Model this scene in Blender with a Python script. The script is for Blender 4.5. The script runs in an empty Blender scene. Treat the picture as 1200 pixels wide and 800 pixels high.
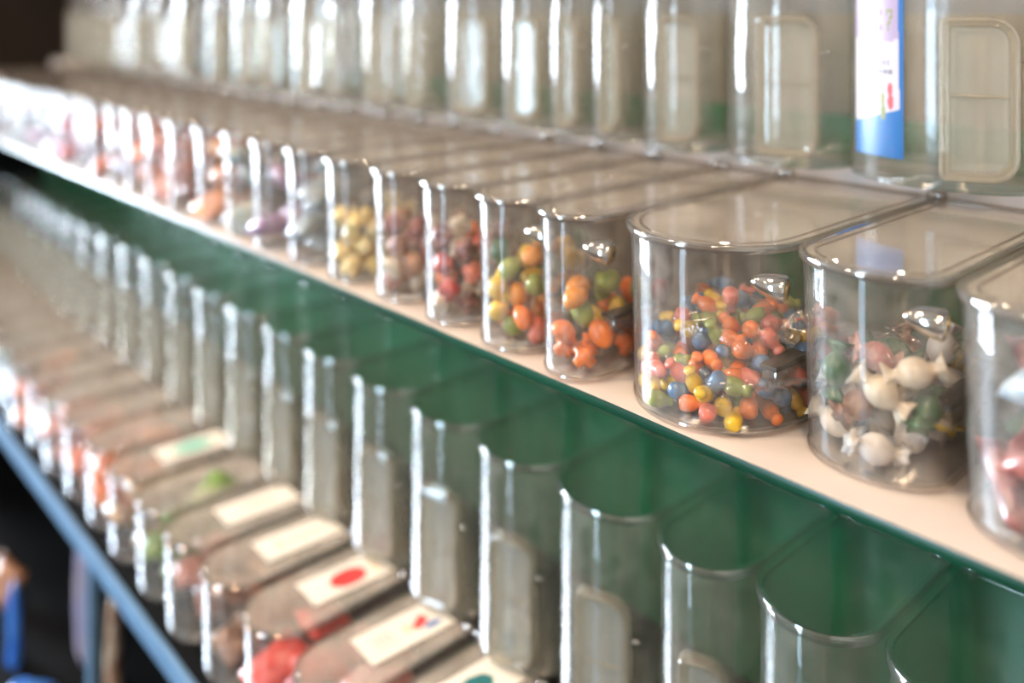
import bpy, bmesh, math, random
from mathutils import Vector, Matrix, Euler
random.seed(7)
C = bpy.context.scene.collection
PI = math.pi
ZC = 1.5                                   # eye height; h below = drop under the eye


# ------------------------------------------------------------------ materials
def new_mat(name):
    m = bpy.data.materials.new(name)
    m.use_nodes = True
    nt = m.node_tree
    for n in list(nt.nodes):
        nt.nodes.remove(n)
    out = nt.nodes.new('ShaderNodeOutputMaterial')
    return m, nt, out


def solid(name, col, rough=0.5, metal=0.0, noise=0.0, scale=30, col2=None, bump=0.0, coat=0.0, spec=0.5, detail=3):
    m, nt, out = new_mat(name)
    b = nt.nodes.new('ShaderNodeBsdfPrincipled')
    b.inputs['Roughness'].default_value = rough
    b.inputs['Metallic'].default_value = metal
    b.inputs['Coat Weight'].default_value = coat
    b.inputs['Specular IOR Level'].default_value = spec
    nt.links.new(b.outputs[0], out.inputs[0])
    tc = nt.nodes.new('ShaderNodeTexCoord')
    nz = nt.nodes.new('ShaderNodeTexNoise')
    nz.inputs['Scale'].default_value = scale
    nz.inputs['Detail'].default_value = detail
    nt.links.new(tc.outputs['Object'], nz.inputs['Vector'])
    cr = nt.nodes.new('ShaderNodeValToRGB')
    c2 = col2 if col2 else tuple(max(0, x * (1 - noise)) for x in col)
    cr.color_ramp.elements[0].position = 0.42
    cr.color_ramp.elements[1].position = 0.58
    cr.color_ramp.elements[0].color = (*col, 1)
    cr.color_ramp.elements[1].color = (*c2, 1)
    nt.links.new(nz.outputs['Fac'], cr.inputs['Fac'])
    nt.links.new(cr.outputs[0], b.inputs['Base Color'])
    if bump:
        bp = nt.nodes.new('ShaderNodeBump')
        bp.inputs['Strength'].default_value = bump
        bp.inputs['Distance'].default_value = 0.002
        nt.links.new(nz.outputs['Fac'], bp.inputs['Height'])
        nt.links.new(bp.outputs[0], b.inputs['Normal'])
    return m


STREAK_ROT = 0.0


def clear(name, tint=(0.97, 0.97, 0.965), haze=0.03, hazecol=(0.9, 0.88, 0.85), rough=0.03, ior=1.45, gain=1.0,
          scratch=0.0, bump=0.0, bscale=20, streak=0.0, srough=0.5):
    """clear acrylic: transparent body, Fresnel reflection, a little surface haze"""
    m, nt, out = new_mat(name)
    tr = nt.nodes.new('ShaderNodeBsdfTransparent')
    tr.inputs[0].default_value = (*tint, 1)
    df = nt.nodes.new('ShaderNodeBsdfDiffuse')
    df.inputs[0].default_value = (*hazecol, 1)
    mx = nt.nodes.new('ShaderNodeMixShader')
    mx.inputs[0].default_value = haze
    nt.links.new(tr.outputs[0], mx.inputs[1])
    nt.links.new(df.outputs[0], mx.inputs[2])
    gl = nt.nodes.new('ShaderNodeBsdfGlossy')
    gl.inputs['Roughness'].default_value = rough
    fr = nt.nodes.new('ShaderNodeLayerWeight')
    fr.inputs['Blend'].default_value = 0.5
    f2 = nt.nodes.new('ShaderNodeFresnel')
    f2.inputs['IOR'].default_value = ior
    # double sided Fresnel: facing based (Schlick)
    pw = nt.nodes.new('ShaderNodeMath'); pw.operation = 'POWER'
    pw.inputs[1].default_value = 5.0
    lw = nt.nodes.new('ShaderNodeLayerWeight')
    lw.inputs['Blend'].default_value = 0.5
    nt.nodes.remove(fr); nt.nodes.remove(f2)
    nt.links.new(lw.outputs['Facing'], pw.inputs[0])
    f0 = ((ior - 1) / (ior + 1)) ** 2 * gain
    ma = nt.nodes.new('ShaderNodeMath'); ma.operation = 'MULTIPLY_ADD'
    ma.inputs[1].default_value = 1 - f0
    ma.inputs[2].default_value = f0
    nt.links.new(pw.outputs[0], ma.inputs[0])
    mg = nt.nodes.new('ShaderNodeMixShader')
    nt.links.new(ma.outputs[0], mg.inputs[0])
    nt.links.new(mx.outputs[0], mg.inputs[1])
    if streak:
        # fine level wear round the wall draws highlights out up and down
        g2 = nt.nodes.new('ShaderNodeBsdfAnisotropic')
        g2.inputs['Roughness'].default_value = srough
        g2.inputs['Anisotropy'].default_value = 0.98
        g2.inputs['Rotation'].default_value = STREAK_ROT
        tg = nt.nodes.new('ShaderNodeTangent'); tg.direction_type = 'RADIAL'; tg.axis = 'Z'
        nt.links.new(tg.outputs[0], g2.inputs['Tangent'])
        gm = nt.nodes.new('ShaderNodeMixShader'); gm.inputs[0].default_value = streak
        nt.links.new(gl.outputs[0], gm.inputs[1]); nt.links.new(g2.outputs[0], gm.inputs[2])
        nt.links.new(gm.outputs[0], mg.inputs[2])
    else:
        nt.links.new(gl.outputs[0], mg.inputs[2])
    nt.links.new(mg.outputs[0], out.inputs[0])
    if scratch or bump:
        tc = nt.nodes.new('ShaderNodeTexCoord')
        nz = nt.nodes.new('ShaderNodeTexNoise')
        nz.inputs['Scale'].default_value = bscale
        nz.inputs['Detail'].default_value = 4
        nt.links.new(tc.outputs['Object'], nz.inputs['Vector'])
        if scratch:
            mr = nt.nodes.new('ShaderNodeMapRange')
            mr.inputs['From Min'].default_value = 0.35
            mr.inputs['From Max'].default_value = 0.7
            mr.inputs['To Min'].default_value = haze * (1 - scratch)
            mr.inputs['To Max'].default_value = haze * (1 + scratch)
            nt.links.new(nz.outputs['Fac'], mr.inputs['Value'])
            nt.links.new(mr.outputs[0], mx.inputs[0])
        if bump:
            bp = nt.nodes.new('ShaderNodeBump')
            bp.inputs['Strength'].default_value = bump
            bp.inputs['Distance'].default_value = 0.004
            nt.links.new(nz.outputs['Fac'], bp.inputs['Height'])
            nt.links.new(bp.outputs[0], gl.inputs['Normal'])
    return m


def emit(name, col, s):
    m, nt, out = new_mat(name)
    e = nt.nodes.new('ShaderNodeEmission')
    e.inputs[0].default_value = (*col, 1)
    e.inputs[1].default_value = s
    nt.links.new(e.outputs[0], out.inputs[0])
    return m


M_WALL = clear('clear_wall', haze=0.055, hazecol=(0.9, 0.84, 0.78), scratch=0.6, bscale=60, streak=0.55, srough=0.56)
M_TALL = clear('clear_tall_wall', haze=0.048, hazecol=(0.95, 0.87, 0.72), scratch=0.5, bscale=40, streak=0.6)
M_LID = clear('clear_lid', haze=0.23, hazecol=(0.94, 0.86, 0.79), rough=0.05, gain=3.0, scratch=0.35, bscale=14)
M_TLID = clear('clear_tall_lid', tint=(0.95, 0.97, 0.95), haze=0.008, rough=0.06, gain=1.2, scratch=0.5, bscale=20)
M_UTALL = clear('clear_upper_wall', haze=0.045, hazecol=(0.9, 0.84, 0.76), scratch=0.5, bscale=40, streak=0.35, gain=1.3)
M_RIM = clear('clear_rim', tint=(0.80, 0.73, 0.66), haze=0.06, rough=0.10, gain=7.0)
M_TRIM = clear('clear_tall_rim', tint=(0.93, 0.93, 0.90), haze=0.03, rough=0.10, gain=5.0)
M_HATCH = clear('clear_hatch_frame', tint=(0.86, 0.84, 0.78), haze=0.16, hazecol=(0.95, 0.88, 0.74), rough=0.07, gain=4.0)
M_PANEL = clear('clear_hatch_panel', tint=(0.92, 0.93, 0.9), haze=0.22, hazecol=(0.85, 0.86, 0.80), rough=0.12, gain=1.5)
M_FILM = clear('cellophane', haze=0.02, rough=0.10, gain=2.2, bump=1.0, bscale=45)
M_CHROME = solid('chrome', (0.75, 0.73, 0.70), 0.12, 1.0)
M_SOCKET = solid('dark_socket', (0.05, 0.04, 0.03), 0.4)
M_BRASS = solid('brass', (0.6, 0.42, 0.15), 0.3, 1.0)
M_LINER = solid('white_liner', (0.60, 0.55, 0.52), 0.55, noise=0.06, scale=12, bump=0.3)
M_GREEN = solid('green_board', (0.006, 0.105, 0.045), 0.22, noise=0.25, scale=6, spec=0.6)
M_GREENDK = solid('dark_green_board', (0.004, 0.05, 0.025), 0.3, noise=0.2, scale=8)
M_GREENB = solid('green_back', (0.010, 0.22, 0.078), 0.35, noise=0.3, scale=5)
M_REFLBROWN = solid('reflected_brown', (0.30, 0.21, 0.15), 0.6, noise=0.15, scale=6)  # brown of the bins' reflections as a paint colour
M_OLIVE = solid('olive_panel', (0.30, 0.27, 0.20), 0.6, noise=0.12, scale=5)
M_BLUEMETAL = solid('grey_blue_metal', (0.16, 0.29, 0.45), 0.38, 0.35, noise=0.1, scale=20)
M_BLACK = solid('black_board', (0.006, 0.006, 0.006), 0.9, spec=0.03)
M_WHITE = solid('paper_white', (0.85, 0.80, 0.72), 0.6)
M_BLUE = solid('print_blue', (0.01, 0.13, 0.42), 0.45)
M_RED = solid('print_red', (0.70, 0.05, 0.05), 0.5)
M_TEAL = solid('print_teal', (0.02, 0.16, 0.17), 0.5)
M_GREY = solid('print_grey', (0.45, 0.42, 0.40), 0.5)
M_LILAC = solid('print_lilac', (0.62, 0.55, 0.68), 0.5)
M_PURPLE = solid('print_purple', (0.42, 0.24, 0.45), 0.5)
M_LIME = solid('print_olive', (0.36, 0.40, 0.14), 0.5)
M_CREAM = solid('print_cream', (0.80, 0.66, 0.48), 0.5)
M_NAVY = solid('print_navy', (0.02, 0.09, 0.30), 0.5)
M_SEA = solid('print_sea_green', (0.20, 0.52, 0.42), 0.5)


# ------------------------------------------------------------------ helpers
def link_mesh(name, verts, faces, mats, parent=None, smooth=True, fmat=None, bevel=None):
    me = bpy.data.meshes.new(name)
    me.from_pydata(verts, [], faces)
    if not isinstance(mats, (list, tuple)):
        mats = [mats]
    for m in mats:
        me.materials.append(m)
    bm = bmesh.new(); bm.from_mesh(me)
    bmesh.ops.recalc_face_normals(bm, faces=bm.faces)
    bm.to_mesh(me); bm.free()
    if fmat:
        for p, i in zip(me.polygons, fmat):
            p.material_index = i
    if smooth:
        for p in me.polygons:
            p.use_smooth = True
        me.set_sharp_from_angle(angle=math.radians(42))
    o = bpy.data.objects.new(name, me)
    C.objects.link(o)
    if parent:
        o.parent = parent
    return o


class MB:
    """collects shapes into one mesh"""
    def __init__(s):
        s.v = []; s.f = []; s.m = []
    def add(s, verts, faces, mi=0):
        n = len(s.v)
        s.v += [tuple(p) for p in verts]
        s.f += [tuple(i + n for i in f) for f in faces]
        s.m += [mi] * len(faces)
    def box(s, a, b, bev=0.0, mi=0):
        bm = bmesh.new()
        bmesh.ops.create_cube(bm, size=1)
        for v in bm.verts:
            v.co = Vector(((a[i] + b[i]) / 2 + v.co[i] * (b[i] - a[i])) for i in range(3))
        if bev:
            bmesh.ops.bevel(bm, geom=bm.edges[:], offset=bev, segments=2, affect='EDGES', profile=0.6)
        s.addbm(bm, mi)
    def addbm(s, bm, mi=0, mat=None):
        bm.verts.ensure_lookup_table()
        vs = [(mat @ v.co) if mat else v.co.copy() for v in bm.verts]
        fs = [[v.index for v in f.verts] for f in bm.faces]
        bm.verts.index_update()
        s.add(vs, fs, mi)
        bm.free()
    def lathe(s, prof, n=20, mat=None, mi=0):
        vs = []; fs = []
        for r, z in prof:
            for k in range(n):
                a = 2 * PI * k / n
                p = Vector((r * math.cos(a), r * math.sin(a), z))
                vs.append(mat @ p if mat else p)
        for i in range(len(prof) - 1):
            for k in range(n):
                k2 = (k + 1) % n
                fs.append((i * n + k, i * n + k2, (i + 1) * n + k2, (i + 1) * n + k))
        fs.append(tuple(range(n - 1, -1, -1)))
        fs.append(tuple((len(prof) - 1) * n + k for k in range(n)))
        s.add(vs, fs, mi)
    def loft(s, rings, mi=0, caps=(True, True), closed=False):
        n = len(rings[0]); vs = []; fs = []
        for r in rings:
            vs += r
        R = len(rings)
        for i in range(R if closed else R - 1):
            j = (i + 1) % R
            for k in range(n):
                k2 = (k + 1) % n
                fs.append((i * n + k, i * n + k2, j * n + k2, j * n + k))
        if not closed:
            if caps[0]: fs.append(tuple(range(n - 1, -1, -1)))
            if caps[1]: fs.append(tuple((R - 1) * n + k for k in range(n)))
        s.add(vs, fs, mi)
    def build(s, name, mats, parent=None, smooth=True):
        return link_mesh(name, s.v, s.f, mats, parent, smooth, s.m)


def d_plan(W, L, b, inset=0.0, n=28, cr=0.006):
    """D outline: bowed front at y=0 (towards the aisle), straight sides, square back at y=L"""
    a = W / 2 - inset; bb = b - inset * 0.9; pts = []
    for k in range(n + 1):
        t = PI * k / n
        pts.append((-a * math.cos(t), b - bb * math.sin(t)))
    c = max(cr - inset, 0.0015); yb = L - inset
    for k in range(5):
        t = PI / 2 * k / 4
        pts.append((a - c + c * math.cos(t), yb - c + c * math.sin(t)))
    for k in range(5):
        t = PI / 2 * k / 4
        pts.append((-a + c - c * math.sin(t), yb - c + c * math.cos(t)))
    return pts


def ring(W, L, b, inset, z, n=28):
    return [(x, y, z) for x, y in d_plan(W, L, b, inset, n)]


def thing(name, label, cat, loc, group=None, rotz=0.0):
    o = bpy.data.objects.new(name, None)
    C.objects.link(o)
    o.empty_display_size = 0.05
    o.location = loc; o.rotation_euler = (0, 0, rotz)
    o['label'] = label; o['category'] = cat
    if group: o['group'] = group
    return o


def tag(o, label, cat, group=None):
    o['label'] = label; o['category'] = cat
    if group: o['group'] = group
    return o


def struct(o):
    o['kind'] = 'structure'
    return o


ORD = ['zeroth', 'first', 'second', 'third', 'fourth', 'fifth', 'sixth', 'seventh', 'eighth', 'ninth', 'tenth', 'eleventh', 'twelfth',
       'thirteenth', 'fourteenth', 'fifteenth', 'sixteenth', 'seventeenth', 'eighteenth', 'nineteenth', 'twentieth', 'twenty-first',
       'twenty-second', 'twenty-third', 'twenty-fourth', 'twenty-fifth', 'twenty-sixth', 'twenty-seventh', 'twenty-eighth']


# ------------------------------------------------------------------ display rack
X0, X1 = -3.05, 0.55
US, UY = ZC - 0.303, 0.525                 # upper shelf top, front edge
LS, LY = ZC - 0.825, 0.452                 # lower shelf top, front edge
UST, USY = ZC - 0.153, 0.83                # upper step top, front
LST, LSY = ZC - 0.698, 0.655
rack = thing('display_rack', 'long stepped candy display rack with green shelf boards and blue metal front rail', 'display rack', (0, 0, 0))


def rbox(name, a, b, mat, parent=rack, bev=0.002):
    q = MB(); q.box(a, b, bev)
    return q.build(name, mat, parent)


sh = rbox('shelf_board', (X0, UY, US - 0.010), (X1, 0.99, US - 0.0012), M_GREENDK)
q = MB()                                    # paper liner with a few slight ripples
nx, ny = 180, 6
vs, fs = [], []
for i in range(nx + 1):
    for j in range(ny + 1):
        x = X0 + (X1 - X0) * i / nx; y = UY - 0.001 + (USY - UY) * j / ny
        vs.append((x, y, US - 0.0008 + 0.0003 * math.sin(x * 37 + j) * math.sin(x * 11 + 1.3 * j)))
for i in range(nx):
    for j in range(ny):
        k = i * (ny + 1) + j
        fs.append((k, k + ny + 1, k + ny + 2, k + 1))
q.add(vs, fs)
lin = q.build('shelf_liner', M_LINER, rack); lin['label'] = 'white paper liner'
rbox('step_box', (X0, USY, US), (X1, 0.99, UST), M_GREENB)
p = rbox('painted_reflection', (X0, USY - 0.0030, US + 0.001), (-0.515, USY - 0.0015, UST - 0.024), M_REFLBROWN); p['label'] = 'riser strip painted with reflected brown behind the bins'  # brown reflection painted onto a sheet over the left of the green riser
rbox('step_liner', (X0, USY - 0.0014, UST - 0.024), (X1, 0.90, UST + 0.0006), M_LINER)
p = rbox('back_panel', (X0, 0.955, UST), (X1, 0.97, ZC - 0.118), M_GREENB)
p = rbox('back_panel', (X0, 0.957, ZC - 0.118), (X1, 0.97, ZC - 0.004), M_OLIVE); p['label'] = 'olive beige upper back panel'
p = rbox('back_panel', (X0, 0.81, LST), (X1, 0.825, US - 0.03), M_GREENB)
rbox('step_box', (X0, LSY, LS), (X1, 0.825, LST), M_BLACK)
rbox('shelf_board', (X0, LY + 0.004, LS - 0.02), (X1, 0.825, LS), M_BLACK)
p = rbox('front_rail', (X0, LY - 0.004, LS - 0.030), (X1, LY + 0.004, LS + 0.002), M_BLUEMETAL, bev=0.003); p['label'] = 'blue grey metal front rail'
rbox('back_panel', (X0, 0.81, 0.02), (X1, 0.825, LS - 0.02), M_BLACK)
rbox('shelf_board', (X0, 0.42, 0.16), (X1, 0.81, 0.18), M_BLACK)
for x in (-2.62, -1.49, -0.36):
    p = rbox('upright', (x - 0.008, LY + 0.006, 0.0), (x + 0.008, LY + 0.022, LS - 0.02), M_BLUEMETAL); p['label'] = 'blue grey metal upright'
rbox('end_panel', (X0 - 0.02, 0.42, 0.0), (X0, 0.99, US - 0.03), M_BLACK)


# ------------------------------------------------------------------ lidded bins
def make_bin(loc, W, L, H, b, label, group, detail=2, rotz=0.0, taper=0.004):
    """loc = front centre of the base"""
    t = thing('candy_bin', label, 'candy bin', loc, group, rotz)
    th = 0.0022; q = MB()
    r = [ring(W, L, b, taper + th + 0.004, th + 0.0005), ring(W, L, b, taper + th + 0.001, th + 0.0025), ring(W, L, b, taper + th, 0.009),
         ring(W, L, b, th, H - 0.001), ring(W, L, b, 0.0006, H), ring(W, L, b, 0, H - 0.001), ring(W, L, b, taper, 0.008),
         ring(W, L, b, taper + 0.0015, 0.0025), ring(W, L, b, taper + 0.005, 0.0004)]
    q.loft(r)
    q.build('body', M_WALL, t)
    if detail > 1:                                                     # moulded bead round the foot
        q = MB()
        q.loft([ring(W, L, b, taper + 0.001, 0.0015), ring(W, L, b, taper - 0.0014, 0.0028), ring(W, L, b, taper - 0.0012, 0.0045),
                ring(W, L, b, taper + 0.0004, 0.0055)], caps=(False, False))
        q.build('foot_bead', M_RIM, t)
    g = 0.003; Wl, Ll, bl = W + 2 * g, L + g + 0.004, b + g
    def lr(i, z):
        return [(x, y - g - 0.001, z) for x, y in d_plan(Wl, Ll, bl, i)]
    q = MB()
    q.loft([lr(0.006, H + 0.0010), lr(0.006, H + 0.0032)])             # plate
    lid = q.build('lid', M_LID, t)
    q = MB()
    q.loft([lr(0.006, H + 0.0010), lr(0.0035, H - 0.0008), lr(0.0008, H - 0.0016), lr(0.0, H), lr(0.0, H + 0.0026), lr(0.0010, H + 0.0040),
            lr(0.0026, H + 0.0042), lr(0.0045, H + 0.0033), lr(0.006, H + 0.0032)], closed=True)
    q.build('lid_rim', M_RIM, lid)
    if detail > 1:
        q = MB()
        q.loft([lr(0.0135, H + 0.0034), lr(0.0128, H + 0.0042), lr(0.0118, H + 0.0042), lr(0.0112, H + 0.0034)], closed=True)
        q.build('lid_groove', M_RIM, lid)
    for sx in (-1, 1):
        q = MB()
        mt = Matrix.Translation((sx * (Wl / 2 - 0.003), Ll - 0.009 - g, H + 0.006)) @ Matrix.Rotation(PI / 2, 4, 'Y')
        q.lathe([(0.0010, -0.0065), (0.0045, -0.0055), (0.0055, -0.002), (0.0055, 0.002), (0.0045, 0.0055), (0.001, 0.0065)], 14, mt)
        q.build('hinge_knob', M_RIM, lid)
    return t, lid


def add_stud(t, W, b, H, y=0.05):
    # bullet shaped chrome fitting on the inside of the right wall with a socket head
    q = MB()
    d = Vector((-0.93, -0.30, 0.12))
    mt = Matrix.Translation((W / 2 - 0.012, y, H * 0.75)) @ d.to_track_quat('Z', 'Y').to_matrix().to_4x4() @ Matrix.Scale(1.25, 4)
    q.lathe([(0.0005, 0.020), (0.003, 0.0185), (0.006, 0.013), (0.0078, 0.006), (0.0085, 0.0), (0.0078, -0.0015), (0.006, -0.002)], 24, mt)
    s = q.build('chrome_stud', M_CHROME, t)
    q = MB(); q.lathe([(0.0058, -0.0024), (0.0058, -0.0012), (0.004, -0.0010), (0.0038, -0.0026)], 20, mt)
    q.build('socket', M_BRASS, s)
    q = MB(); q.lathe([(0.0026, -0.0020), (0.0026, -0.0030), (0.0004, -0.0031)], 12, mt)
    q.build('socket_hole', M_SOCKET, s)


def add_ledge(t, W, H, y0, y1, z):
    q = MB(); q.box((W / 2 - 0.020, y0, z), (W / 2 - 0.007, y1, z + 0.011), 0.002)
    o = q.build('side_ledge', M_RIM, t)
    q = MB(); q.box((W / 2 - 0.021, y0 - 0.001, z + 0.0112), (W / 2 - 0.007, y1, z + 0.0145), 0.0008)
    q.build('ledge_slot', M_SOCKET, o)


# upper row: tip X (left silhouette) and width, front y
H_UP = 0.133
UP = [   # key, centre x, width, front y, content label, length
    ('G', -0.1615, 0.115, 0.537, 'blue-grey and dark red packets', 0.245),
    ('F', -0.2785, 0.103, 0.551, 'wrapped twist sweets', 0.232),
    ('E', -0.408, 0.144, 0.5245, 'bagged bottle gummies', 0.262),
    ('D', -0.5205, 0.069, 0.521, 'orange gummies', 0.262),
    ('C', -0.602, 0.084, 0.523, 'green and orange jellies', 0.26),
    ('B', -0.690, 0.080, 0.525, 'red and brown packets', 0.26),
    ('B', -0.779, 0.084, 0.527, 'brown and pink packets', 0.26),
    ('B', -0.872, 0.088, 0.525, 'yellow packets', 0.26),
    ('B', -0.965, 0.083, 0.526, 'grey blue packets', 0.26),
]
xx = -1.055
far_up = ['purple packets', 'teal grey packets', 'pink and orange packets', 'dark maroon packets', 'pink packets', 'orange packets', 'lavender packets',
          'brown orange packets', 'lavender packets', 'red packets', 'magenta packets', 'blue packets', 'magenta packets', 'grey blue packets',
          'blue packets', 'red packets', 'blue packets', 'grey blue packets', 'lavender packets', 'blue packets']
for i, c in enumerate(far_up):
    UP.append(('B', xx, 0.083, 0.526 + random.uniform(-0.004, 0.006), c, 0.258))
    xx -= 0.092 + random.uniform(-0.003, 0.004)
up_bins = []
n_left = 0
for key, x, W, y, cont, L in UP:
    if key == 'E': lab = 'wide clear plastic bin of bagged bottle gummies on the white shelf'
    elif key == 'F': lab = 'clear bin of wrapped twist sweets just right of the wide bin'
    elif key == 'G': lab = 'clear bin of blue-grey and dark red packets, rightmost on the white shelf'
    else:
        n_left += 1
        lab = f'narrow clear lidded bin of {cont}, {ORD[n_left]} left of the wide bin'
    bdep = {'E': 0.074, 'F': 0.038, 'G': 0.042}.get(key, W * 0.5)
    L += 0.036
    t, lid = make_bin((x, y, US), W, L, H_UP, bdep, lab, 'lidded bins on the white shelf', 2 if x > -1.0 else 1)
    if key in 'DEFC':
        add_stud(t, W, bdep, H_UP, 0.062 if key == 'E' else 0.045)
        add_ledge(t, W, H_UP, 0.045, 0.10, 0.034)
    if key == 'E':                                                     # upright moulding line near the left edge
        q = MB()
        for sx in (-0.80, -0.775):
            bx = sx * (W / 2 - 0.004); by = bdep - (bdep - 0.004) * math.sqrt(1 - sx * sx)
            q.box((bx - 0.0006, by - 0.0004, 0.006), (bx + 0.0006, by + 0.0008, H_UP - 0.002))
        q.build('moulding_line', M_RIM, t)
    up_bins.append((key, x, W, y, cont, L, t, bdep, lab))

# lower row
H_LO = 0.127
LO = [('pink sweets', -0.705, 'teal'), ('pale pink sweets', -0.822, 'mark'), ('red sweets', -0.948, 'red'), ('brown sweets', -1.062, 'plain'),
      ('pink and brown sweets', -1.172, 'line'), ('green sweets', -1.282, None), ('brown and cream sweets', -1.398, 'sea'), ('orange sweets', -1.512, None),
      ('orange red sweets', -1.625, None), ('pink sweets', -1.74, None), ('blue grey sweets', -1.855, None), ('orange sweets', -1.97, None),
      ('blue grey sweets', -2.085, None), ('teal sweets', -2.2, None), ('grey sweets', -2.315, None), ('blue sweets', -2.43, None),
      ('grey sweets', -2.545, None), ('blue sweets', -2.66, None), ('grey sweets', -2.775, None), ('blue grey sweets', -2.89, None)]


def grid_print(name, parent, mats, fn, pos, nu, nv):
    """thin printed card: fn(u,v) picks the ink, pos(u,v,d) gives the place (d = out of the face)"""
    vs = [pos(i / nu, j / nv, 0.0004) for j in range(nv + 1) for i in range(nu + 1)]
    nb = len(vs)
    vs += [pos(i / nu, j / nv, 0.0) for j in range(nv + 1) for i in range(nu + 1)]
    fs, fm = [], []
    for j in range(nv):
        for i in range(nu):
            k = j * (nu + 1) + i
            fs.append((k, k + 1, k + nu + 2, k + nu + 1)); fm.append(fn((i + .5) / nu, (j + .5) / nv))
            fs.append((nb + k, nb + k + nu + 1, nb + k + nu + 2, nb + k + 1)); fm.append(0)
    me = bpy.data.meshes.new(name); me.from_pydata(vs, [], fs)
    for m in mats: me.materials.append(m)
    for pl, i in zip(me.polygons, fm):
        pl.material_index = i; pl.use_smooth = True
    o = bpy.data.objects.new(name, me); C.objects.link(o); o.parent = parent
    return o


def ell(u, v, cu, cv, ru, rv):
    return ((u - cu) / ru) ** 2 + ((v - cv) / rv) ** 2 < 1


PM = [M_WHITE, M_RED, M_TEAL, M_GREY, M_BLUE, M_SEA, M_CREAM]


def label_fn(kind):
    def f(u, v):
        if kind == 'red':
            if ell(u, v, 0.55, 0.52, 0.33, 0.22): return 1
            if 0.2 < u < 0.8 and 0.84 < v < 0.9: return 6
        if kind == 'mark':
            if ell(u, v, 0.45, 0.74, 0.16, 0.06) or ell(u, v, 0.55, 0.66, 0.12, 0.06): return 1
            if ell(u, v, 0.72, 0.80, 0.09, 0.10): return 4
            if ell(u, v, 0.5, 0.55, 0.14, 0.06): return 6
            if 0.25 < u < 0.75 and 0.15 < v < 0.36 and int(v * 30) % 2 == 0 and (int(u * 26) % 4): return 3
        if kind == 'teal':
            if ell(u, v, 0.5, 0.55, 0.26, 0.20): return 2
            if 0.3 < u < 0.7 and 0.12 < v < 0.24 and int(u * 24) % 3: return 3
        if kind == 'line':
            if 0.35 < u < 0.55 and 0.25 < v < 0.75 and int(v * 30) % 3: return 3
        if kind == 'plain':
            if 0.42 < u < 0.56 and 0.35 < v < 0.8 and int(v * 26) % 4: return 3
            if ell(u, v, 0.5, 0.25, 0.2, 0.05): return 6
        if kind == 'sea':
            if ell(u, v, 0.5, 0.5, 0.36, 0.30): return 5
        return 0
    return f


lo_bins = []
for i, (cont, x, mark) in enumerate(LO):
    n = i - 2
    if n == 0: lab = 'clear bin of red sweets with red print on its lid label, blue-railed shelf'
    elif n < 0: lab = f'clear lidded bin of {cont} on the blue-railed shelf, {ORD[-n]} right of red'
    else: lab = f'clear lidded bin of {cont} on the blue-railed shelf, {ORD[n]} left of red'
    y = 0.462 + random.uniform(-0.003, 0.004); W = 0.100; L = 0.186
    t, lid = make_bin((x, y, LS), W, L, H_LO, W * 0.47, lab, 'lidded bins on the blue-railed shelf', 1)
    if mark:
        w2, l2 = 0.050, 0.108
        z = H_LO + 0.0036
        a = math.radians(-3)
        def pos(u, v, d, z=z, a=a):
            px, py = (u - .5) * w2, (v - .5) * l2
            return (px * math.cos(a) - py * math.sin(a), 0.126 + px * math.sin(a) + py * math.cos(a), z + d)
        o = grid_print('paper_label', lid, PM, label_fn(mark), pos, 30, 60)
        o['label'] = {'red': 'white label with a red print', 'teal': 'white label with a dark teal oval', 'mark': 'white label with small red and blue marks',
                      'sea': 'white label with a pale green patch'}.get(mark, 'white paper label')
    lo_bins.append((cont, x, W, y, t, W * 0.47, L))


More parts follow.
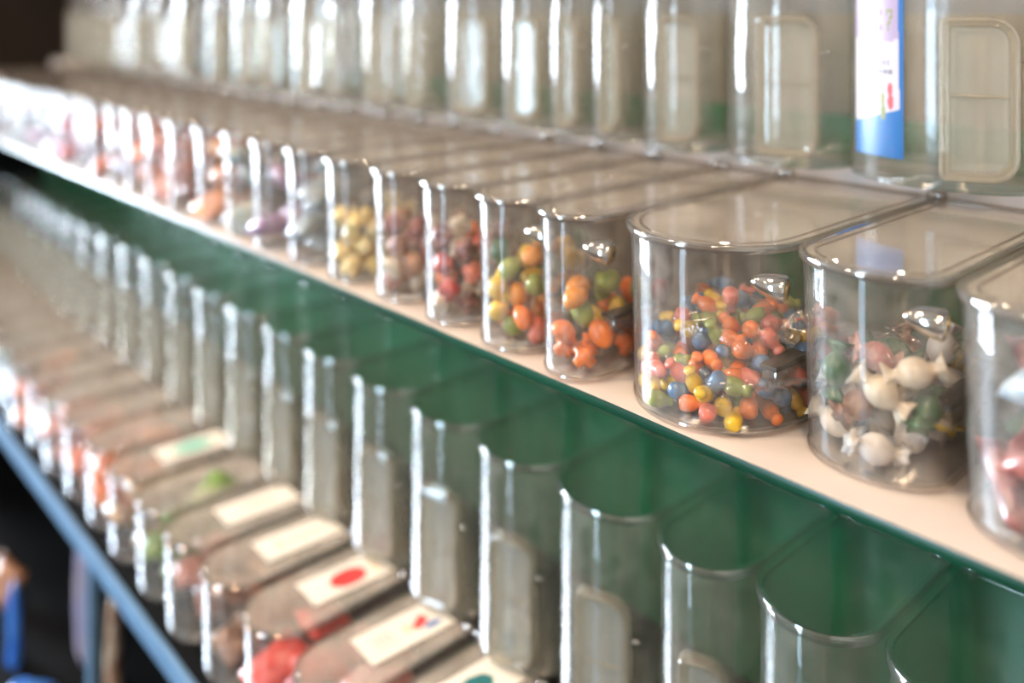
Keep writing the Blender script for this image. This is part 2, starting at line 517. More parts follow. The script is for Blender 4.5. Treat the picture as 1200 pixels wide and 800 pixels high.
# ------------------------------------------------------------------ tall canisters
def make_can(loc, W, label, group, H=0.222, L=0.178, b=None, hatch=True, tA=-0.06, wall=None):
    if b is None: b = min(0.052, W * 0.42)
    t = thing('candy_canister', label, 'canister', loc, group)
    th = 0.0024; q = MB()
    q.loft([ring(W, L, b, th + 0.004, th + 0.0005), ring(W, L, b, th + 0.001, th + 0.002), ring(W, L, b, th, 0.008), ring(W, L, b, th, H - 0.001),
            ring(W, L, b, 0.0006, H), ring(W, L, b, 0, H - 0.001), ring(W, L, b, 0.0, 0.006), ring(W, L, b, 0.0012, 0.002), ring(W, L, b, 0.005, 0.0004)])
    body = q.build('body', wall or M_TALL, t)
    g = 0.0035; Wl, Ll, bl = W + 2 * g, L + g, b + g
    def lr(i, z):
        return [(x, y - g, z) for x, y in d_plan(Wl, Ll, bl, i)]
    q = MB(); q.loft([lr(0.006, H + 0.0008), lr(0.006, H + 0.0028)])
    lid = q.build('lid', M_TLID, t)
    q = MB()
    q.loft([lr(0.006, H + 0.0006), lr(0.0042, H - 0.003), lr(0.001, H - 0.0042), lr(0.0, H - 0.002), lr(0.0004, H - 0.0002), lr(0.0, H + 0.0016),
            lr(0.0012, H + 0.0040), lr(0.0035, H + 0.0044), lr(0.006, H + 0.003)], closed=True)
    q.build('lid_rim', M_TRIM, lid)
    for sx in (-1, 1):
        q = MB()
        mt = Matrix.Translation((sx * (Wl / 2 - 0.012), Ll - 0.008 - g, H + 0.0045)) @ Matrix.Rotation(PI / 2, 4, 'Y')
        q.lathe([(0.001, -0.006), (0.0036, -0.005), (0.0044, 0), (0.0036, 0.005), (0.001, 0.006)], 12, mt)
        q.build('hinge_knob', M_RIM, lid)
    if hatch:
        # raised door frame on the right half of the bowed front
        hw = min(0.060, W * 0.46); hh = 0.136; z0 = 0.011
        
        def onfront(s):
            return Vector((s * W / 2, b - b * math.sqrt(max(0, 1 - s * s)), 0))
        A = onfront(tA); B = onfront(tA + (hw * 0.93) / (W / 2))
        ux = (B - A).normalized(); nrm = Vector((ux.y, -ux.x, 0))
        if nrm.y > 0: nrm = -nrm
        mid = (A + B) / 2
        cx = mid + nrm * 0.004
        def rr(ins, off, w=hw, h=hh):
            pts = []
            def corner(px, pz, r, a0):
                for k in range(7):
                    a = a0 + PI / 2 * k / 6
                    pts.append((px + r * math.cos(a), pz + r * math.sin(a)))
            rl = max(0.007 - ins, 0.0015); rg = max(0.022 - ins, 0.004)
            xl, xr, zb, zt = -w / 2 + ins, w / 2 - ins, ins, h - ins
            corner(xr - rg, zb + rg, rg, -PI / 2); corner(xr - rg, zt - rg, rg, 0)
            corner(xl + rl, zt - rl, rl, PI / 2); corner(xl + rl, zb + rl, rl, PI)
            return [tuple(cx + ux * px + nrm * off + Vector((0, 0, z0 + pz))) for px, pz in pts]
        q = MB()
        q.loft([rr(0.0, -0.006), rr(0.0, 0.004), rr(0.0012, 0.0062), rr(0.0032, 0.0066), rr(0.0042, 0.0045), rr(0.0075, 0.0035), rr(0.0085, 0.001),
                rr(0.0085, -0.004)], closed=True)
        fr = q.build('hatch_frame', M_HATCH, t)
        q = MB()
        q.loft([rr(0.0085, -0.0010), rr(0.0085, 0.0006), rr(0.0120, 0.0012), rr(0.0128, 0.0002), rr(0.0135, 0.0002), rr(0.0135, -0.0012)])
        pn = q.build('hatch_panel', M_PANEL, fr)
        q = MB()
        pz = hh * 0.52
        vs = []
        for sx in (-1, 1):
            for dz, off in ((-0.0012, 0.0003), (-0.0006, 0.0018), (0.0006, 0.0018), (0.0012, 0.0003)):
                vs.append(tuple(cx + ux * (sx * (hw / 2 - 0.009)) + nrm * off + Vector((0, 0, z0 + pz + dz))))
        q.add(vs, [(0, 1, 5, 4), (1, 2, 6, 5), (2, 3, 7, 6), (0, 4, 7, 3), (0, 3, 2, 1), (4, 5, 6, 7)])
        q.build('hatch_bar', M_HATCH, pn)
        q = MB()                                                       # latch pin on the right of the frame
        mt = Matrix.Translation(cx + ux * (hw / 2 + 0.004) + Vector((0, 0, z0 + hh * 0.74))) @ Matrix.Rotation(math.atan2(ux.y, ux.x), 4, 'Z') @ Matrix.Rotation(PI / 2, 4, 'Y')
        q.lathe([(0.0008, -0.006), (0.0016, -0.005), (0.0016, 0.005), (0.0008, 0.006)], 10, mt)
        q.build('latch_pin', M_RIM, fr)
    return t, body, W, b, H


UT_TIPS = [-0.243, -0.411, -0.548, -0.654, -0.719, -0.790, -0.892, -1.019, -1.1, -1.233, -1.308, -1.462, -1.563, -1.693, -1.796, -1.983, -2.092,
           -2.245, -2.34, -2.445, -2.577, -2.70]
UT_Y = 0.768
prev = -0.125
sticker_can = None
for i, tip in enumerate(UT_TIPS):
    W = min(prev - tip - 0.004, 0.164)
    if i == 1: lab = 'tall clear canister with the blue sticker on the upper step'
    elif i == 0: lab = 'tall clear canister at the right end of the upper step'
    else: lab = f'tall clear canister on the upper step, {ORD[i - 1]} left of the stickered one'
    r = make_can((tip + W / 2, UT_Y + random.uniform(-0.004, 0.004), UST + 0.0008), W, lab, 'tall canisters on the upper step', tA=0.20 if i == 1 else -0.06, wall=M_UTALL)
    if i == 1: sticker_can = r
    prev = tip

# sticker on the bowed front of one canister
S_WHITE = solid('sticker_pale', (0.40, 0.36, 0.39), 0.35)
S_BLUE = solid('sticker_blue', (0.006, 0.09, 0.27), 0.35)
S_LILAC = solid('sticker_lilac', (0.27, 0.20, 0.29), 0.35)
S_PURPLE = solid('sticker_purple', (0.13, 0.05, 0.15), 0.35)
S_OLIVE = solid('sticker_olive', (0.15, 0.16, 0.04), 0.35)
S_GREY = solid('sticker_grey', (0.14, 0.12, 0.14), 0.35)
S_CREAM = solid('sticker_cream', (0.40, 0.28, 0.20), 0.35)
S_RED = solid('sticker_red', (0.42, 0.05, 0.06), 0.35)
G1 = ["11011", "11011", "01010", "01010", "01010", "11011", "11011"]
G2 = ["1111", "1001", "0011", "0010", "0110", "0100", "0100"]


def sticker_fn(u, v):
    def glyph(g, u0, u1, v0, v1):
        if not (u0 < u < u1 and v0 < v < v1): return False
        r = int((v1 - v) / (v1 - v0) * len(g)); c_ = int((u - u0) / (u1 - u0) * len(g[0]))
        return g[min(r, len(g) - 1)][min(c_, len(g[0]) - 1)] == '1'
    edge = 0.93 - 0.05 * max(0, (v - 0.3))
    if u > edge: return 1
    if v > 0.67:
        if glyph(G1, 0.44, 0.60, 0.735, 0.86): return 3
        if glyph(G2, 0.66, 0.80, 0.735, 0.86): return 4
        if v < 0.705: return 2 if (v > 0.69 or abs(u - 0.62) < 0.2) else 0
        return 2
    if 0.535 < v < 0.565 and 0.52 < u < 0.74 and int(u * 40) % 3: return 5
    if 0.485 < v < 0.51 and 0.45 < u < 0.80 and int(u * 40) % 4: return 5
    for (cu, cv, ru, rv, ink) in ((0.52, 0.375, 0.055, 0.075, 6), (0.61, 0.295, 0.055, 0.085, 4), (0.755, 0.355, 0.06, 0.08, 7)):
        if ell(u, v, cu, cv + rv * 0.5, ru * 0.85, rv * 0.5) or ell(u, v, cu + 0.01, cv - rv * 0.4, ru, rv * 0.55): return ink
    if v < 0.27 - 0.10 * (0.8 - u):
        if (0.17 < v < 0.185 or 0.11 < v < 0.128) and 0.42 < u < 0.78 and int(u * 44) % 5: return 8
        if 0.08 < v < 0.09 and 0.42 < u < 0.62: return 8
        if ell(u, v, 0.80, 0.05, 0.04, 0.02): return 8
        return 1
    return 0


t, body, W, b, H = sticker_can
def stick_pos(u, v, d):
    s = -0.76 + u * 0.62
    bx = s * W / 2
    by = b - b * math.sqrt(1 - s * s)
    n = Vector((bx / (W / 2) ** 2, (by - b) / b ** 2, 0)).normalized()
    return (bx + n.x * (d + 0.0004), by + n.y * (d + 0.0004), 0.024 + v * 0.150)
o = grid_print('sticker', body, [S_WHITE, S_BLUE, S_LILAC, S_PURPLE, S_OLIVE, S_GREY, S_CREAM, S_RED, M_NAVY], sticker_fn, stick_pos, 60, 180)
o['label'] = 'blue and white printed sticker'

LT_TIPS = [-0.20, -0.309, -0.418, -0.520, -0.651, -0.774, -0.901, -1.028, -1.155]
while LT_TIPS[-1] > -2.85:
    LT_TIPS.append(LT_TIPS[-1] - 0.125 - random.uniform(-0.006, 0.006))
prev = -0.08
for i, tip in enumerate(LT_TIPS):
    W = min(prev - tip - 0.010, 0.118)
    lab = f'tall clear canister under the green shelf, {ORD[i + 1]} from the right end'
    make_can((tip + W / 2 + 0.003, 0.628, LST), W, lab, 'tall canisters under the green shelf', b=0.048)
    prev = tip


# ------------------------------------------------------------------ sweets
def sweet_mesh(kind):
    bm = bmesh.new()
    if kind == 'bottle':
        q = MB()
        q.lathe([(0.0006, -0.0072), (0.0036, -0.0068), (0.0046, -0.005), (0.0046, -0.001), (0.0040, 0.001), (0.0026, 0.003), (0.0028, 0.0042), (0.0034, 0.0050),
                 (0.0032, 0.0066), (0.0010, 0.0072)], 14)
        bm.free(); me = bpy.data.meshes.new('bottle_gummy'); me.from_pydata(q.v, [], q.f)
    else:
        if kind == 'cube':
            bmesh.ops.create_cube(bm, size=0.0165)
            bmesh.ops.bevel(bm, geom=bm.edges[:], offset=0.005, segments=3, affect='EDGES')
        elif kind == 'bean':
            bmesh.ops.create_uvsphere(bm, u_segments=14, v_segments=10, radius=0.0085)
            for v in bm.verts:
                v.co.x *= 1.25; v.co.z *= 0.85
                v.co.z += 18 * v.co.x ** 2
        elif kind == 'twist':
            prof = []
            for k in range(17):
                x = -0.021 + 0.042 * k / 16
                r = 0.011 * math.sqrt(max(0, 1 - (x / 0.0125) ** 2)) if abs(x) < 0.0122 else 0
                fan = max(0, (abs(x) - 0.0118)) * 0.8
                prof.append((max(r, 0.0026 + fan), x))
            q = MB(); q.lathe(prof, 16)
            bm.free(); bm = None
            vs = []
            for (x, y, z) in q.v:
                if abs(z) > 0.0125:
                    a = math.atan2(y, x); k = 1 + 0.35 * math.sin(5 * a + 200 * z)
                    x, y = x * k, y * k * 0.7
                vs.append((x, y, z))
            me = bpy.data.meshes.new('twist_sweet'); me.from_pydata(vs, [], q.f)
        elif kind == 'packet':
            bmesh.ops.create_grid(bm, x_segments=14, y_segments=10, size=1)
            top = [(v.co.x, v.co.y) for v in bm.verts]
            fs = [[v.index for v in f.verts] for f in bm.faces]
            bm.free(); bm = None
            vs = []
            n = len(top)
            for sg in (1, -1):
                for x, y in top:
                    e = max(0, (1 - abs(x) ** 4)) * max(0, (1 - y * y)) ** 0.6
                    z = sg * (0.0125 * e ** 0.7 + 0.0022 * math.sin(7 * x + 5 * y) * e + 0.0004)
                    vs.append((x * 0.036 * (1 - 0.06 * y * y), y * 0.026 * (1 - 0.1 * (1 - x * x)), z))
            f2 = [tuple(f) for f in fs] + [tuple(reversed([i + n for i in f])) for f in fs]
            me = bpy.data.meshes.new('packet'); me.from_pydata(vs, [], f2)
            bm = bmesh.new(); bm.from_mesh(me)
            bmesh.ops.remove_doubles(bm, verts=bm.verts[:], dist=0.0010)
            bmesh.ops.holes_fill(bm, edges=bm.edges[:], sides=80)
            bm.to_mesh(me); bm.free(); bm = None
        if bm is not None and kind in ('cube', 'bean'):
            me = bpy.data.meshes.new(kind + '_gummy'); bm.to_mesh(me); bm.free()
    bm = bmesh.new(); bm.from_mesh(me); bmesh.ops.recalc_face_normals(bm, faces=bm.faces); bm.to_mesh(me); bm.free()
    for p in me.polygons: p.use_smooth = True
    return me


MESH = {k: sweet_mesh(k) for k in ('bottle', 'cube', 'bean', 'twist', 'packet')}
NAMES = {'bottle': 'bottle_gummy', 'cube': 'gummy_cube', 'bean': 'jelly_bean', 'twist': 'twist_sweet', 'packet': 'candy_packet'}
CATS = {'bottle': 'candy', 'cube': 'candy', 'bean': 'candy', 'twist': 'candy', 'packet': 'candy packet'}
PROTO = {}
COLS = {
    'blue': ((0.10, 0.20, 0.36), None), 'yellow': ((0.80, 0.50, 0.03), None), 'orange': ((0.85, 0.20, 0.03), None), 'pink': ((0.78, 0.20, 0.14), None),
    'green': ((0.28, 0.33, 0.06), None), 'dark green': ((0.02, 0.10, 0.02), None), 'red': ((0.45, 0.02, 0.015), None), 'cream': ((0.72, 0.60, 0.45), None),
    'bright red': ((0.75, 0.03, 0.02), (0.85, 0.08, 0.05)), 'pale pink': ((0.80, 0.50, 0.45), (0.75, 0.30, 0.28)), 'brown': ((0.22, 0.09, 0.05), (0.40, 0.20, 0.10)),
    'black': ((0.03, 0.02, 0.02), None), 'amber': ((0.75, 0.26, 0.02), None), 'maroon': ((0.13, 0.03, 0.03), (0.30, 0.10, 0.08)),
    'red and brown': ((0.45, 0.05, 0.03), (0.22, 0.09, 0.05)), 'brown and pink': ((0.28, 0.11, 0.06), (0.62, 0.30, 0.25)), 'grey blue': ((0.22, 0.30, 0.36), (0.40, 0.42, 0.42)),
    'purple': ((0.28, 0.18, 0.32), (0.45, 0.30, 0.42)), 'teal grey': ((0.20, 0.32, 0.34), (0.40, 0.36, 0.30)), 'pink and orange': ((0.72, 0.36, 0.30), (0.75, 0.35, 0.10)),
    'lavender': ((0.42, 0.38, 0.55), (0.50, 0.40, 0.42)), 'magenta': ((0.50, 0.10, 0.30), (0.55, 0.30, 0.42)), 'gold': ((0.60, 0.38, 0.12), (0.30, 0.16, 0.06)),
    'white and red': ((0.80, 0.74, 0.68), (0.65, 0.05, 0.06)), 'bright blue': ((0.03, 0.15, 0.60), (0.10, 0.30, 0.75)), 'pink and brown': ((0.60, 0.26, 0.22), (0.25, 0.11, 0.07)),
    'brown and cream': ((0.25, 0.12, 0.07), (0.68, 0.52, 0.36)), 'orange red': ((0.75, 0.13, 0.05), (0.60, 0.30, 0.20)), 'grey': ((0.36, 0.34, 0.33), (0.22, 0.20, 0.20)),
    'lime': ((0.22, 0.36, 0.08), (0.12, 0.20, 0.06)), 'pale yellow': ((0.78, 0.58, 0.20), (0.85, 0.68, 0.34)), 'teal': ((0.10, 0.32, 0.34), (0.3, 0.4, 0.4)),
    'white': ((0.80, 0.76, 0.72), (0.68, 0.60, 0.55)),
}
CM = {}


def sweet(kind, col, loc, rot, scale, where, label=None):
    key = (kind, col)
    if key not in PROTO:
        if col not in CM:
            c1, c2 = COLS[col]
            CM[col] = solid('sweet_' + col.replace(' ', '_'), c1, 0.28, noise=0.15, scale=60, col2=c2, coat=0.25)
        me = MESH[kind].copy(); me.materials.clear(); me.materials.append(CM[col])
        o = bpy.data.objects.new(NAMES[kind], me)
        PROTO[key] = o
    else:
        o = PROTO[key].copy()
    C.objects.link(o)
    o.location = loc; o.rotation_euler = rot; o.scale = (scale,) * 3
    noun = {'bottle': 'bottle-shaped gummy', 'cube': 'rounded cube gummy', 'bean': 'curved jelly sweet', 'twist': 'twist-wrapped sweet', 'packet': 'packet of sweets'}[kind]
    o['label'] = label or f'{col} {noun} {where}'
    o['category'] = CATS[kind]
    o['group'] = f'{col} {noun} {where}'
    return o


def heap(n, r, W, L, b, x0, y0, z0, tries=14, ymax=0.14, margin=0.003):
    """settle n balls of radius r into a D-shaped tray"""
    out = []
    a = W / 2 - margin - r
    for _ in range(n):
        best = None
        for _t in range(tries):
            y = random.uniform(margin + r, ymax)
            bb = b - margin - r * 0.9
            lim = a
            if y < b: lim = a * math.sqrt(max(0, 1 - ((b - y) / max(bb, 1e-4)) ** 2)) if abs(b - y) < bb else 0
            x = random.uniform(-lim, lim)
            z = r
            for (px, py, pz) in out:
                d2 = (px - x) ** 2 + (py - y) ** 2
                if d2 < 4 * r * r:
                    z = max(z, pz + math.sqrt(4 * r * r - d2))
            if best is None or z < best[2]: best = (x, y, z)
        out.append(best)
    return [(x0 + x, y0 + y, z0 + z) for x, y, z in out]


def rrot():
    return Euler((random.uniform(0, 6.28), random.uniform(0, 6.28), random.uniform(0, 6.28)))


def make_film_bag(loc, half, rot, label, group='cellophane bags in the wide bin'):
    q = MB(); nu, nv = 36, 18
    rings = []
    for j in range(nv + 1):
        th = -PI / 2 + PI * j / nv
        rg = []
        for i in range(nu):
            ph = 2 * PI * i / nu
            cx, sx = math.cos(ph), math.sin(ph)
            k = 0.93 + 0.07 * math.sin(5 * ph + 2 * th) * math.cos(th) + 0.03 * math.sin(11 * ph - 3 * th)
            ex = math.copysign(abs(cx) ** 0.8, cx); ey = math.copysign(abs(sx) ** 0.8, sx)
            zz = math.copysign(abs(math.sin(th)) ** 0.9, th)
            cr = max(math.cos(th), 0.02) ** 0.7
            rg.append((half[0] * k * ex * cr, half[1] * k * ey * cr, half[2] * zz * k))
        rings.append(rg)
    q.loft(rings)
    # twisted top of the bag
    fin = []
    for k in range(13):
        u = k / 12 - .5
        fin.append((half[0] * 0.75, half[1] * 0.9 * u, half[2] * 0.3))
    vs = []; fs = []
    for k in range(13):
        u = (k / 12 - .5)
        for dz, dx in ((0, 0.0), (0.010, 0.012), (0.013, 0.026)):
            vs.append((half[0] * 0.8 + dx, half[1] * 1.1 * u * (0.6 + 30 * dx), half[2] * 0.25 + dz + 0.002 * math.sin(k * 2.1)))
            vs.append((half[0] * 0.8 + dx, half[1] * 1.1 * u * (0.6 + 30 * dx), half[2] * 0.25 + dz + 0.002 * math.sin(k * 2.1) - 0.0005))
    for k in range(12):
        for s in range(2):
            for lay in range(2):
                A_ = k * 6 + s * 2 + lay
                fs.append((A_, A_ + 2, A_ + 8, A_ + 6))
    q.add(vs, fs)
    o = q.build('cellophane_bag', M_FILM)
    o.location = loc; o.rotation_euler = rot
    tag(o, label, 'bag', group)
    return o


for key, x, W, y, cont, L, t, bd, lab in up_bins:
    zb = US + 0.0035
    if key == 'E':
        where = 'inside the wide clear bin'
        allp = []
        bags = [((x - 0.032, y + 0.056, zb + 0.0205), (0.027, 0.038, 0.0195), (0, 0, 0.5), 'crinkled clear bag of gummies at front left in the wide bin'),
                ((x + 0.028, y + 0.054, zb + 0.0205), (0.033, 0.037, 0.0195), (0, 0, -0.3), 'crinkled clear bag of gummies at front right in the wide bin'),
                ((x + 0.006, y + 0.072, zb + 0.056), (0.047, 0.034, 0.018), (0.35, 0.06, 0.15), 'crinkled clear bag lying on top of the others in the wide bin'),
                ((x + 0.0, y + 0.130, zb + 0.032), (0.062, 0.040, 0.029), (0.0, 0, 0.0), 'crinkled clear bag of gummies behind the others in the wide bin')]
        for loc, half, rot, lb in bags:
            make_film_bag(loc, half, rot, lb)
            pts = []
            Rm = Euler(rot).to_matrix()
            cols = ['blue', 'yellow', 'orange', 'blue', 'blue', 'yellow', 'pink', 'blue', 'yellow', 'green', 'orange', 'pink']
            for _ in range(2600):
                p = Vector((random.uniform(-1, 1), random.uniform(-1, 1), random.uniform(-1, 1)))
                if p.length > 1: continue
                p = Vector((p.x * (half[0] - 0.005), p.y * (half[1] - 0.005), p.z * (half[2] - 0.006)))
                wl = Vector(loc) + Rm @ p
                lx, ly = wl.x - x, wl.y - y
                if abs(lx) > W / 2 - 0.0105: continue
                if ly < bd and (lx / (W / 2 - 0.0105)) ** 2 + ((bd - ly) / (bd - 0.0105)) ** 2 > 1: continue
                if any((p - s_).length < 0.0122 for s_ in pts): continue
                pts.append(p)
                if len(pts) >= 66: break
            for p in pts:
                wp = Vector(loc) + Rm @ p
                # colours gather in patches, as in the bags
                cidx = int((p.x * 60 + p.y * 45 + p.z * 80 + random.uniform(0, 2.6)) + 20) % len(cols)
                allp.append(wp)
                sweet('bottle', cols[cidx], wp, rrot(), 1.42, where)
        extra = 0
        for _ in range(9000):
            lx, ly = random.uniform(-0.062, 0.062), random.uniform(0.012, 0.165)
            lz = 0.0055 + 0.052 * random.random() ** 1.6
            if abs(lx) > W / 2 - 0.0105: continue
            if ly < bd and (lx / (W / 2 - 0.0105)) ** 2 + ((bd - ly) / (bd - 0.0105)) ** 2 > 1: continue
            if lz > 0.030 + 0.2 * ly: continue
            wp = Vector((x + lx, y + ly, zb + lz))
            if any((wp - s_).length < 0.0118 for s_ in allp): continue
            allp.append(wp)
            cidx = int((lx * 60 + ly * 45 + lz * 80 + random.uniform(0, 2.6)) + 20) % len(cols)
            sweet('bottle', cols[cidx], wp, rrot(), 1.36, where)
            extra += 1
            if extra >= 110: break
    elif key == 'F':
        where = 'in the bin just right of the wide bin'
        make_film_bag((x + 0.004, y + 0.075, zb + 0.045), (0.040, 0.042, 0.036), (0.2, -0.3, 0.4), 'crinkled clear bag in the bin just right of the wide bin', 'cellophane bag in the next bin')
        pts = heap(26, 0.0125, W, L, bd, x, y, zb, ymax=0.13, margin=0.008)
        for p in pts:
            sweet('twist', random.choice(['cream', 'cream', 'pale pink', 'white', 'yellow', 'brown', 'cream', 'dark green', 'dark green']), p, rrot(), 0.92, where)
    elif key == 'G':
        pts = heap(16, 0.019, W, L, bd, x, y, zb, ymax=0.16, margin=0.010)
        for k, p in enumerate(pts):
            c = ['amber', 'maroon', 'gold', 'gold', 'grey blue', 'dark green', 'white', 'grey blue', 'maroon', 'lavender', 'maroon', 'white'][k % 11]
            sweet('packet', c, p, (random.uniform(-.6, .6), random.uniform(-.5, .5), random.uniform(0, 3)), 0.85, 'in the rightmost bin on the white shelf')
    elif key in 'DC':
        where = 'in the ' + ('first' if key == 'D' else 'second') + ' bin left of the wide bin'
        pts = heap(22 if key == 'D' else 46, 0.0115 if key == 'D' else 0.0108, W, L, bd, x, y, zb, ymax=0.13, margin=0.006)
        for p in pts:
            hz = p[2] - zb
            if key == 'D':
                c = random.choice(['orange', 'amber', 'orange', 'orange']) if hz < 0.03 else random.choice(['amber', 'red', 'green', 'orange', 'yellow'])
                kd = 'cube' if hz < 0.02 else 'bean'
            else:
                c = random.choice(['orange', 'pink', 'orange', 'green']) if hz < 0.026 else random.choice(['yellow', 'dark green', 'green', 'amber', 'yellow', 'dark green'])
                kd = 'bean'
            sweet(kd, c, p, rrot(), 1.2 if key == 'D' else 1.15, where)
    else:
        c = cont.replace(' packets', '')
        c = {'yellow': 'pale yellow', 'dark maroon': 'maroon', 'pink': 'pale pink', 'blue': 'grey blue', 'brown orange': 'orange red'}.get(c, c)
        n = up_bins.index((key, x, W, y, cont, L, t, bd, lab)) - 2
        if n in (3, 4, 5):
            pts = heap(27, 0.012, W, L, bd, x, y, zb, ymax=0.10, margin=0.005)
            for p in pts:
                cc = random.choice(['red', 'pink', 'brown', 'orange', 'maroon', 'cream'] if n == 3 else ['pale yellow'] if n == 5 else ['brown', 'pale pink', 'brown and pink', 'cream', 'maroon'])
                sweet('bean' if n == 4 else 'cube', cc, p, rrot(), 1.3, f'in the {ORD[n]} bin left of the wide bin')
            continue
        pts = heap(9 if n < 7 else 6, 0.0195 if n < 7 else 0.023, W, L, bd, x, y, zb, ymax=0.12, margin=0.006)
        for p in pts:
            sweet('packet', c, p, (random.uniform(-.5, .5), random.uniform(-.5, .5), random.uniform(1.2, 1.9)), 0.82 if n < 7 else 0.95, '',
                  f'{c} packet of sweets in the {ORD[n]} bin left of the wide one')['group'] = f'packets in the {ORD[n]} bin left of the wide bin'

for i, (cont, x, W, y, t, bd, L) in enumerate(lo_bins):
    c = cont.replace(' sweets', '')
    c = {'red': 'bright red', 'pink': 'pale pink', 'green': 'lime', 'blue grey': 'grey blue', 'blue': 'grey blue'}.get(c, c)
    n = i - 2
    wh = 'in the red bin' if n == 0 else (f'in the {ORD[abs(n)]} bin ' + ('right' if n < 0 else 'left') + ' of the red one')
    pts = heap(6, 0.0235, W, L, bd, x, y, LS + 0.0035, ymax=0.13, margin=0.006)
    for p in pts:
        sweet('packet', c, p, (random.uniform(-.5, .5), random.uniform(-.5, .5), random.uniform(1.2, 1.9)), 1.0, '',
              f'{c} sweets packet {wh}, blue-railed shelf')['group'] = f'packets {wh} on the blue-railed shelf'

# dim stock on the bottom shelf
for k, (x, y, z, c, rx, rz, sc, lb) in enumerate([
        (-1.74, 0.50, 0.206, 'gold', 0.1, 0.3, 1.7, 'gold packet on the bottom shelf beside the blue packets'),
        (-1.59, 0.49, 0.204, 'gold', -0.05, 1.0, 1.6, 'gold packet on the bottom shelf nearest the metal upright'),
        (-2.02, 0.48, 0.212, 'bright blue', 1.2, 1.3, 1.2, 'blue packet standing on edge at the front of the bottom shelf'),
        (-1.88, 0.47, 0.198, 'bright blue', 0.05, 0.8, 1.2, 'small blue packet lying on the bottom shelf'),
        (-1.22, 0.50, 0.199, 'brown and cream', 0.05, 0.5, 1.3, 'brown and cream packet on the bottom shelf under the blue rail'),
        (-2.25, 0.51, 0.224, 'brown', 0.9, 0.2, 1.6, 'brown packet at the far end of the bottom shelf'),
        (-1.92, 0.58, 0.3135, 'lavender', 1.5, 1.5, 1.1, 'pale tall packet standing on the bottom shelf'),
        (-1.68, 0.56, 0.3135, 'brown and cream', 1.5, 1.4, 1.0, 'pale packet standing on the bottom shelf near the metal upright')]):
    o = sweet('packet', c, (x, y, z), (rx, 0.1, rz), sc, '', lb)
    o['group'] = 'dim packets on the bottom shelf'
    if 'standing' in lb:
        o.rotation_euler = (0, PI / 2, rz); o.scale = (3.7, 0.9, 0.9)

# ------------------------------------------------------------------ room
M_FLOOR = solid('floor_tile', (0.009, 0.008, 0.008), 0.9, noise=0.3, scale=3, spec=0.1)
M_WALLB = solid('grey_blue_paint', (0.20, 0.24, 0.28), 0.7, noise=0.1, scale=3)
M_WALLD = solid('dark_brown_paint', (0.025, 0.018, 0.014), 0.9, noise=0.2, scale=3, spec=0.05)
M_WALLF = solid('beige_paint', (0.42, 0.35, 0.28), 0.8, noise=0.1, scale=2)
M_CEIL = solid('ceiling_paint', (0.65, 0.58, 0.50), 0.8, noise=0.05, scale=2)
RX0, RX1, RY0, RY1, RZ = -12.0, 2.4, -9.0, 1.15, 3.2


def sbox(name, a, b, mat):
    q = MB(); q.box(a, b)
    return struct(q.build(name, mat, None, smooth=False))


sbox('floor', (RX0, RY0, -0.1), (RX1, RY1, 0), M_FLOOR)
sbox('ceiling', (RX0, RY0, RZ), (RX1, RY1, RZ + 0.1), M_CEIL)
sbox('wall_back', (X0 + 0.1, RY1, 0), (RX1, RY1 + 0.1, RZ), M_WALLB)
sbox('wall_corner', (RX0, RY1 - 0.02, 0), (X0 + 0.1, RY1 + 0.1, RZ), M_WALLD)
FX0, FX1, FZ0, FZ1 = -1.45, -0.95, 0.1, 2.5
FY = -3.0
q = MB()
q.box((-5.0, FY - 0.1, 0), (FX0, FY, RZ)); q.box((FX1, FY - 0.1, 0), (RX1, FY, RZ))
q.box((FX0, FY - 0.1, 0), (FX1, FY, FZ0)); q.box((FX0, FY - 0.1, FZ1), (FX1, FY, RZ))
struct(q.build('wall_front', M_WALLF, None, smooth=False))
sbox('wall_hall', (RX0, RY0 - 0.1, 0), (RX1, RY0, RZ), M_WALLF)
q = MB(); q.box((FX0, FY - 0.09, FZ0), (FX1, FY - 0.08, FZ1))
struct(q.build('window_2', emit('shopfront_pane', (0.55, 0.78, 1.0), 26.0), None, smooth=False))
sbox('wall_right', (RX1, RY0, 0), (RX1 + 0.1, RY1, RZ), M_WALLF)
sbox('added_shade_wall', (X0 - 0.25, 0.31, 0), (X0 - 0.15, RY1 - 0.03, RZ - 0.002), M_WALLD)  # added wall, run forward out of view to shade the far-left bins
# end wall with a tall daylight window, off to the left of the aisle
WY0, WY1, WZ0, WZ1 = -5.2, 0.15, 0.05, 3.1
q = MB()
q.box((RX0 - 0.1, RY0, 0), (RX0, WY0, RZ)); q.box((RX0 - 0.1, WY1, 0), (RX0, RY1, RZ))
q.box((RX0 - 0.1, WY0, 0), (RX0, WY1, WZ0)); q.box((RX0 - 0.1, WY0, WZ1), (RX0, WY1, RZ))
struct(q.build('wall_left', M_WALLD, None, smooth=False))
q = MB()
for yy in (WY0, -3.5, -1.7, WY1 - 0.05):
    q.box((RX0 - 0.06, yy, WZ0), (RX0 - 0.01, yy + 0.05, WZ1), 0.004)
for zz in (WZ0, WZ1 - 0.05):
    q.box((RX0 - 0.06, WY0, zz), (RX0 - 0.01, WY1, zz + 0.05), 0.004)
wf = struct(q.build('window_1', M_WHITE, None))
q = MB(); q.box((RX0 - 0.09, WY0, WZ0), (RX0 - 0.08, WY1, WZ1))
struct(q.build('window_3', emit('daylight_pane', (0.70, 0.85, 1.0), 115.0), None, smooth=False))

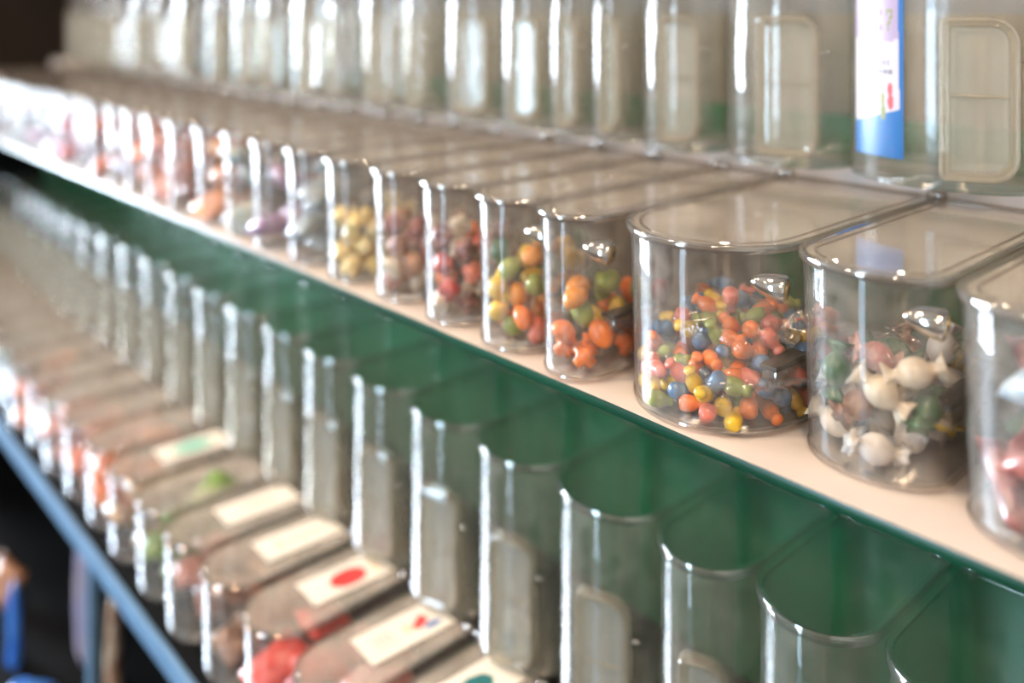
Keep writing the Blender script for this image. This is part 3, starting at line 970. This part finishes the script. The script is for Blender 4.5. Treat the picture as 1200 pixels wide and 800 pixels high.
# warm ceiling lamps over the aisle
M_LAMP = emit('warm_lamp', (1.0, 0.73, 0.50), 180.0)
M_LAMPB = solid('lamp_metal', (0.5, 0.5, 0.5), 0.4, 0.8)
for k, (x, y) in enumerate(((-3.4, -0.15), (-2.1, -0.15), (-0.9, -0.15), (0.3, -0.15), (-1.5, -1.4), (0.6, -1.4))):
    t = thing('ceiling_lamp', f'round warm ceiling lamp above the aisle, {ORD[k + 1]} of six', 'lamp', (x, y, 2.68), 'warm ceiling lamps')
    q = MB(); q.lathe([(0.02, 0.07), (0.11, 0.068), (0.13, 0.02), (0.13, 0.0), (0.115, 0.0), (0.112, 0.03), (0.02, 0.035)], 28)
    q.build('lamp_housing', M_LAMPB, t)
    q = MB(); q.lathe([(0.006, 0.068), (0.006, RZ - 2.68)], 10)
    q.build('lamp_rod', M_LAMPB, t)
    q = MB(); q.lathe([(0.02, 0.018), (0.108, 0.016), (0.108, 0.008), (0.02, 0.004)], 28)
    q.build('lamp_diffuser', M_LAMP, t)

# ------------------------------------------------------------------ camera and view
cd = bpy.data.cameras.new('camera')
cam = bpy.data.objects.new('camera', cd)
C.objects.link(cam)
cam.location = (0, 0, ZC)
cam.rotation_euler = (PI / 2, 0, math.radians(90) - math.atan2(0.6747692, 0.7380288))
cd.sensor_width = 36; cd.lens = 31.5
cd.shift_y = -388 / 1200
cd.clip_start = 0.02
cd.dof.use_dof = True
cd.dof.focus_distance = 0.665
cd.dof.aperture_fstop = 1.65
sc = bpy.context.scene
sc.camera = cam
w = bpy.data.worlds.new('world'); sc.world = w
w.use_nodes = True
w.node_tree.nodes['Background'].inputs[0].default_value = (0.02, 0.02, 0.02, 1)
vs_ = sc.view_settings
vs_.view_transform = 'Standard'; vs_.look = 'None'; vs_.gamma = 1.0; vs_.use_curve_mapping = False
vs_.exposure = 0.0
cy = sc.cycles
cy.max_bounces = 10; cy.diffuse_bounces = 3; cy.glossy_bounces = 4; cy.transmission_bounces = 4; cy.transparent_max_bounces = 48
cy.sample_clamp_indirect = 6.0
cy.caustics_reflective = False; cy.caustics_refractive = False
cy.use_denoising = True
